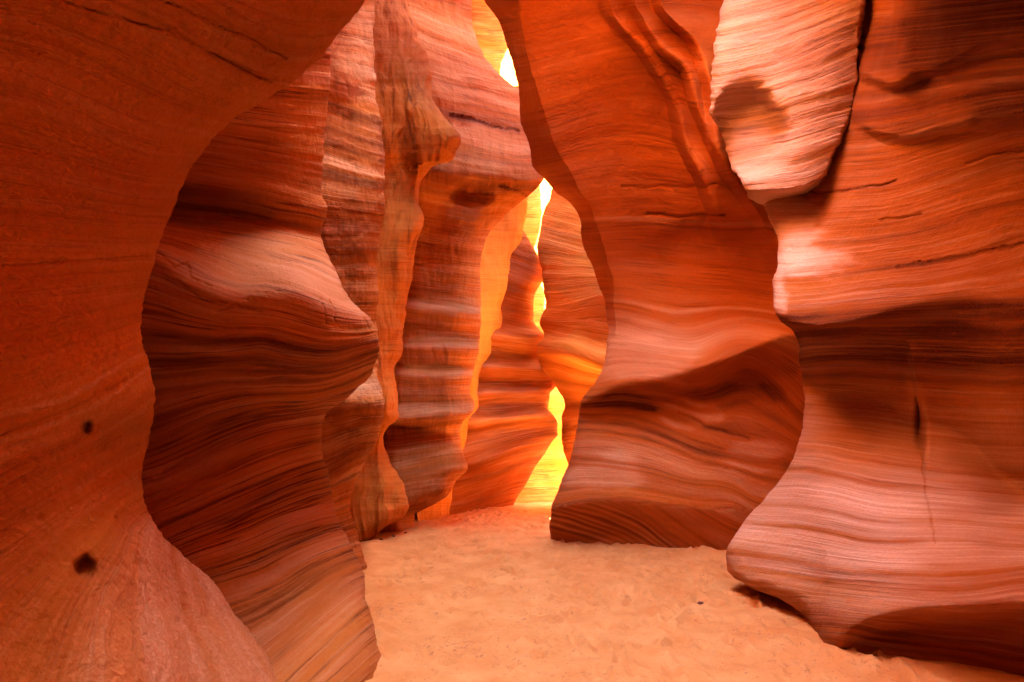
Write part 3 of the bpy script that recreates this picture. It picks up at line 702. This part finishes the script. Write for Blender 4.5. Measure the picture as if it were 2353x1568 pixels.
rock('brow_rock', 'pale ribbed overhanging rock brow with a dark hollow scooped in its lower corner', 'rock overhang', 1,
     [(1660, -450), (1668, -40), (1655, 30), (1640, 100), (1631, 180), (1629, 255), (1642, 290), (1668, 338), (1690, 390), (1718, 446), (1745, 459), (1790, 466), (1860, 490), (1900, 530)],
     [(2120, -450), (2120, 530)],
     [(1680, -300, 8.57), (2000, -300, 7.97), (1660, 0, 7.57), (1850, 0, 7.27), (1990, 0, 7.17), (1640, 150, 7.27), (1800, 150, 7.02), (1970, 150, 6.97), (1650, 260, 7.17), (1800, 300, 6.87), (1950, 300, 6.82), (1720, 430, 6.97), (1850, 430, 6.72), (1930, 380, 6.77), (2080, 200, 7.27), (2080, 420, 7.27), (2080, -50, 7.57)],
     M_brow, beds=[(90, [(1650, 110), (1800, 75), (1970, 10)]), (190, [(1640, 210), (1800, 180), (1960, 110)]), (400, [(1700, 405), (1800, 385), (1930, 340)]), (450, [(1730, 455), (1850, 445), (1890, 430)]), (290, [(1650, 300), (1800, 280), (1950, 240)])],
     bands=[(30, 8, .3), (90, 8, -.6), (130, 8, .25), (190, 6, -.7), (215, 6, .3), (250, 5, -.6), (290, 8, .3), (330, 8, .3), (400, 6, -.8), (415, 3, .5), (450, 6, -.7)],
     lips=[([(1500,450),(1745,457),(1800,455),(1855,442),(1893,422),(1930,332),(1966,240),(1976,110),(1990,-120),(2120,-500),(2500,-520)],.62,20,1e9)],
     rows=(-450, 530), step=2.5, cols=170, edge=(50, 0.2), back=0.8, bend=0.5, ledge=0.04, ledge_f=3.6, lump=0.05, lump_f=1.4, rough=0.008, seed=20,
     dents=[(1722, 300, 95, 100, 0.42, 11)])

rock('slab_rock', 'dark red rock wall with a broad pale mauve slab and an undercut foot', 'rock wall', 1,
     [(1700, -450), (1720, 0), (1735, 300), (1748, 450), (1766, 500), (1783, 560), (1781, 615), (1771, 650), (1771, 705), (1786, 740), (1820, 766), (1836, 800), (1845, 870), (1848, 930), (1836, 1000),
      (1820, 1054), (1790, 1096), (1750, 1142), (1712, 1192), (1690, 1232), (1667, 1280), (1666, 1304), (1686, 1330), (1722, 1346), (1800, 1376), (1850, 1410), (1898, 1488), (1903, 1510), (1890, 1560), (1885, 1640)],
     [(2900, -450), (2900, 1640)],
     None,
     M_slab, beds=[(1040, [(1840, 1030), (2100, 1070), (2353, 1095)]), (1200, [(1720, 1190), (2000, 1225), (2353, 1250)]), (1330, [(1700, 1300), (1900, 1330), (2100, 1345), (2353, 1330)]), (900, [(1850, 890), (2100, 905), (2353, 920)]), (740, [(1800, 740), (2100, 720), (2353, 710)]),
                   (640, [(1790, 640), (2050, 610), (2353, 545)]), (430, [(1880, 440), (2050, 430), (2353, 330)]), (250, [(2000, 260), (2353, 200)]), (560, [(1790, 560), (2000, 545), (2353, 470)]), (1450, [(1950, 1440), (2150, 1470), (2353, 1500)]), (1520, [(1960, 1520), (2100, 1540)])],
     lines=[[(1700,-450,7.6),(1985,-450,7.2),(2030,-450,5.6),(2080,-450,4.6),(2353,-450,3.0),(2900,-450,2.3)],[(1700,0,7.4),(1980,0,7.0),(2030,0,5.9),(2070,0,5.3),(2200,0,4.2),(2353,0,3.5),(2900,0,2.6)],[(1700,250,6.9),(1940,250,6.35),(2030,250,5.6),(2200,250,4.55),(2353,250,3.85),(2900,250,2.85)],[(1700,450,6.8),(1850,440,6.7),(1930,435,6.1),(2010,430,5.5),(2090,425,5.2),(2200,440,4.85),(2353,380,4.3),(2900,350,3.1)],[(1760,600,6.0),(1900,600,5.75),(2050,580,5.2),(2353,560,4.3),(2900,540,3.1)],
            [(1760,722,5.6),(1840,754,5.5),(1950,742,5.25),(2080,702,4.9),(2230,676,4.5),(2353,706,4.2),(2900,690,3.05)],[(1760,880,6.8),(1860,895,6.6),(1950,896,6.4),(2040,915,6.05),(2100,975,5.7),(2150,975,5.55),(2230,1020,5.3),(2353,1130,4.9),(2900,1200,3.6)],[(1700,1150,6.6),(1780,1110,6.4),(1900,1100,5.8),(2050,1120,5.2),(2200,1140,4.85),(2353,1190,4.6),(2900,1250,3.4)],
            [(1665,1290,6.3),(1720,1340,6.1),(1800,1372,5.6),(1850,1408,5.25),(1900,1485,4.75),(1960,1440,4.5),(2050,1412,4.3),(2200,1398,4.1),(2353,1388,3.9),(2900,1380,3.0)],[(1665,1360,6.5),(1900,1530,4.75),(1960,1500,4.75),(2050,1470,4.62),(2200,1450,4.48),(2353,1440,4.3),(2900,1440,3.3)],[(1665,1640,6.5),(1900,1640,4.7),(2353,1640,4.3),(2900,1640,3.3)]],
     bands=[(250, 14, .5), (205, 9, .4), (300, 8, .3), (560, 6, .4), (640, 5, .4), (690, 6, -.2), (735, 14, .7), (775, 8, .6), (830, 12, .5), (870, 6, .4), (60, 130, .95), (300, 50, .45), (800, 75, .7), (1150, 210, -.45), (1000, 40, -.2), (1040, 7, .3), (1085, 5, .35), (1130, 30, -.25), (1160, 8, .35), (1215, 5, .3), (1260, 30, -.3), (1300, 8, .35), (1335, 6, .3), (1375, 20, -.3), (1447, 6, .5), (1465, 4, .6), (1482, 6, .7), (1500, 4, .5), (1516, 6, .7), (1535, 5, .6)],  # wide dark bands paint overhang shade, wide pale ones skylight; thin ones are beds
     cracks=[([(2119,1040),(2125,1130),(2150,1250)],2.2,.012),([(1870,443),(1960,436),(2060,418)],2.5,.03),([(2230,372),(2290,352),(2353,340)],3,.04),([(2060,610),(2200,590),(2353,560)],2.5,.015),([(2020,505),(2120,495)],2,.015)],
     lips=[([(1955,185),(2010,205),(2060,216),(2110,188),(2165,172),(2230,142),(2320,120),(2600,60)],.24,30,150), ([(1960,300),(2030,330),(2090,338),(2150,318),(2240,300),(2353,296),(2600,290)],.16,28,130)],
     patches=[(1795,520,70,70,-.75),(1835,600,95,34,-.75),(1785,670,22,60,-.7),(2140,90,70,100,.4),(2330,250,120,60,.5)],  # pale patches paint the lit strip, dark ones shade on the upper wall
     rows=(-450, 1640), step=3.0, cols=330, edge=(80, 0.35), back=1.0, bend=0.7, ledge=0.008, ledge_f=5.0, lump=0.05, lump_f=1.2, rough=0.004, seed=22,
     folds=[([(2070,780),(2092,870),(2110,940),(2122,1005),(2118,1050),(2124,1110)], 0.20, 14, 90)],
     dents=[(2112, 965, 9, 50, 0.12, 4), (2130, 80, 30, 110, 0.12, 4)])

rock('arching_wall', 'grainy orange rock wall arching overhead, pierced by two small holes', 'rock wall', -1,
     [(1050, -450), (900, -90), (832, 0), (790, 58), (745, 108), (700, 158), (640, 205), (560, 260), (490, 328), (432, 405), (394, 480), (360, 560), (335, 640), (319, 720), (322, 788), (341, 848), (349, 910), (338, 980), (326, 1040), (324, 1100), (335, 1170),
      (365, 1236), (412, 1282), (480, 1332), (522, 1390), (570, 1450), (612, 1502), (652, 1570), (700, 1640)],
     [(-700, -450), (-700, 1640)],
     [(-650, -300, 2.0), (0, -300, 2.3), (800, -300, 3.2), (-650, 0, 2.0), (0, 0, 2.5), (400, 0, 2.9), (800, 0, 3.3), (-650, 500, 2.0), (0, 400, 2.7), (350, 350, 3.3), (500, 260, 3.5), (0, 700, 2.7), (200, 700, 3.1), (310, 720, 3.45), (-650, 900, 2.0), (0, 900, 2.65), (200, 900, 3.0), (340, 900, 3.4),
      (0, 1100, 2.7), (200, 1100, 3.15), (320, 1080, 3.75), (0, 1300, 2.55), (150, 1300, 2.72), (250, 1300, 2.88), (330, 1240, 3.35), (420, 1320, 3.7), (-650, 1500, 1.8), (0, 1550, 2.3), (150, 1550, 2.45), (260, 1550, 2.56), (450, 1550, 3.15), (620, 1560, 3.65), (0, 1640, 2.2), (260, 1640, 2.5), (650, 1640, 3.6)],
     M_near, beds=[(600, [(0, 610), (330, 600)]), (900, [(0, 1010), (200, 930), (330, 850)]), (1000, [(0, 1130), (200, 1030), (320, 960)]), (1250, [(0, 1320), (230, 1150), (330, 1080)]), (100, [(100, -60), (400, 60), (650, 180)]), (300, [(0, 200), (350, 330)]), (1700, [(280, 1568), (350, 1250)]), (1850, [(480, 1568), (400, 1300)])],
     bands=[(860, 6, -.4), (905, 5, -.5), (930, 16, -.25), (965, 12, .3), (1020, 30, .35), (1100, 20, .25), (600, 3, -.35), (1800, 190, -.75), (1700, 20, -.35), (1760, 15, -.35), (1830, 30, -.4), (1900, 20, -.4), (100, 3, .4), (140, 2.5, .4)],  # wide pale bands paint skylight on the flared foot
     cracks=[([(140,0),(400,75),(620,190)],3,.02),([(380,0),(560,80),(660,135)],3,.02),([(0,612),(180,600),(335,585)],3,.012),([(0,1000),(150,940),(340,850)],3,.008)],
     cross=lambda x, y: (np.clip((x - 235) / 70, 0, 1) * np.clip((y - 1120) / 100, 0, 1), 1700 + 330 * np.arctan((x - 345) / np.maximum(y - 1060, 20)) + 12 * np.sin(y / 90)),
     rows=(-450, 1640), step=3.0, cols=300, edge=(90, 0.25), back=1.0, bend=0.8, ledge=0.005, ledge_f=5.0, lump=0.04, lump_f=1.4, rough=0.014, seed=16,
     dents=[(197, 978, 13, 14, 0.08, 6), (200, 985, 30, 24, 0.012, 3), (196, 1304, 17, 22, 0.10, 4), (190, 1325, 34, 36, 0.018, 3), (262, 1120, 7, 6, 0.015, 4), (90, 1190, 8, 6, 0.015, 4)])

# ------------------------------------------------------------------ small stones lying on the sand
def build_pebbles():
    m = bpy.data.materials.new('dark_stone')
    m.use_nodes = True
    t = m.node_tree
    b = t.nodes['Principled BSDF']
    b.inputs['Roughness'].default_value = 0.85
    nz = t.nodes.new('ShaderNodeTexNoise')
    nz.inputs['Scale'].default_value = 60
    r = t.nodes.new('ShaderNodeValToRGB')
    r.color_ramp.elements[0].color = (0.05, 0.016, 0.008, 1)
    r.color_ramp.elements[1].color = (0.16, 0.05, 0.022, 1)
    t.links.new(nz.outputs[0], r.inputs[0])
    t.links.new(r.outputs[0], b.inputs['Base Color'])
    import bmesh
    sand = bpy.data.objects['sand']
    co_ = np.zeros(len(sand.data.vertices) * 3, np.float32)
    sand.data.vertices.foreach_get('co', co_)
    co_ = co_.reshape(-1, 3)
    spots = [(1610, 1389, 0.022, 'dark stone lying alone on the open sand in front of the striped rock skirt'),
             (905, 1238, 0.024, 'dark stone at the foot of the stained fin, nearest its corner'),
             (876, 1246, 0.028, 'dark flat stone lying tight under the stained fin'),
             (932, 1231, 0.020, 'dark stone lying against the base of the central wall')]
    for k, (px, py, r_, lab) in enumerate(spots):
        y = 1.5 * F0 / (py - HY)
        x = (px - CX) / F0 * y
        z = float(co_[np.argmin((co_[:, 0] - x) ** 2 + (co_[:, 1] - y) ** 2), 2])
        bm = bmesh.new()
        bmesh.ops.create_icosphere(bm, subdivisions=3, radius=1)
        P = np.array([v.co[:] for v in bm.verts])
        d = 1 + 0.28 * fbm(P[:, 0] * 1.3 + k * 5, P[:, 1] * 1.3, P[:, 2] * 1.3, 3)
        for v, q in zip(bm.verts, P * d[:, None] * np.array([1.25, 0.9, 0.62]) * r_):
            v.co = q
        me = bpy.data.meshes.new('pebble')
        bm.to_mesh(me)
        bm.free()
        for p in me.polygons: p.use_smooth = True
        me.materials.append(m)
        o = bpy.data.objects.new('pebble', me)
        o.location = (x, y, z + r_ * 0.30)
        o.rotation_euler = (0.1, 0.05, k * 1.3)
        C.objects.link(o)
        o['label'], o['category'], o['group'] = lab, 'stone', 'small dark stones on the sand'
build_pebbles()
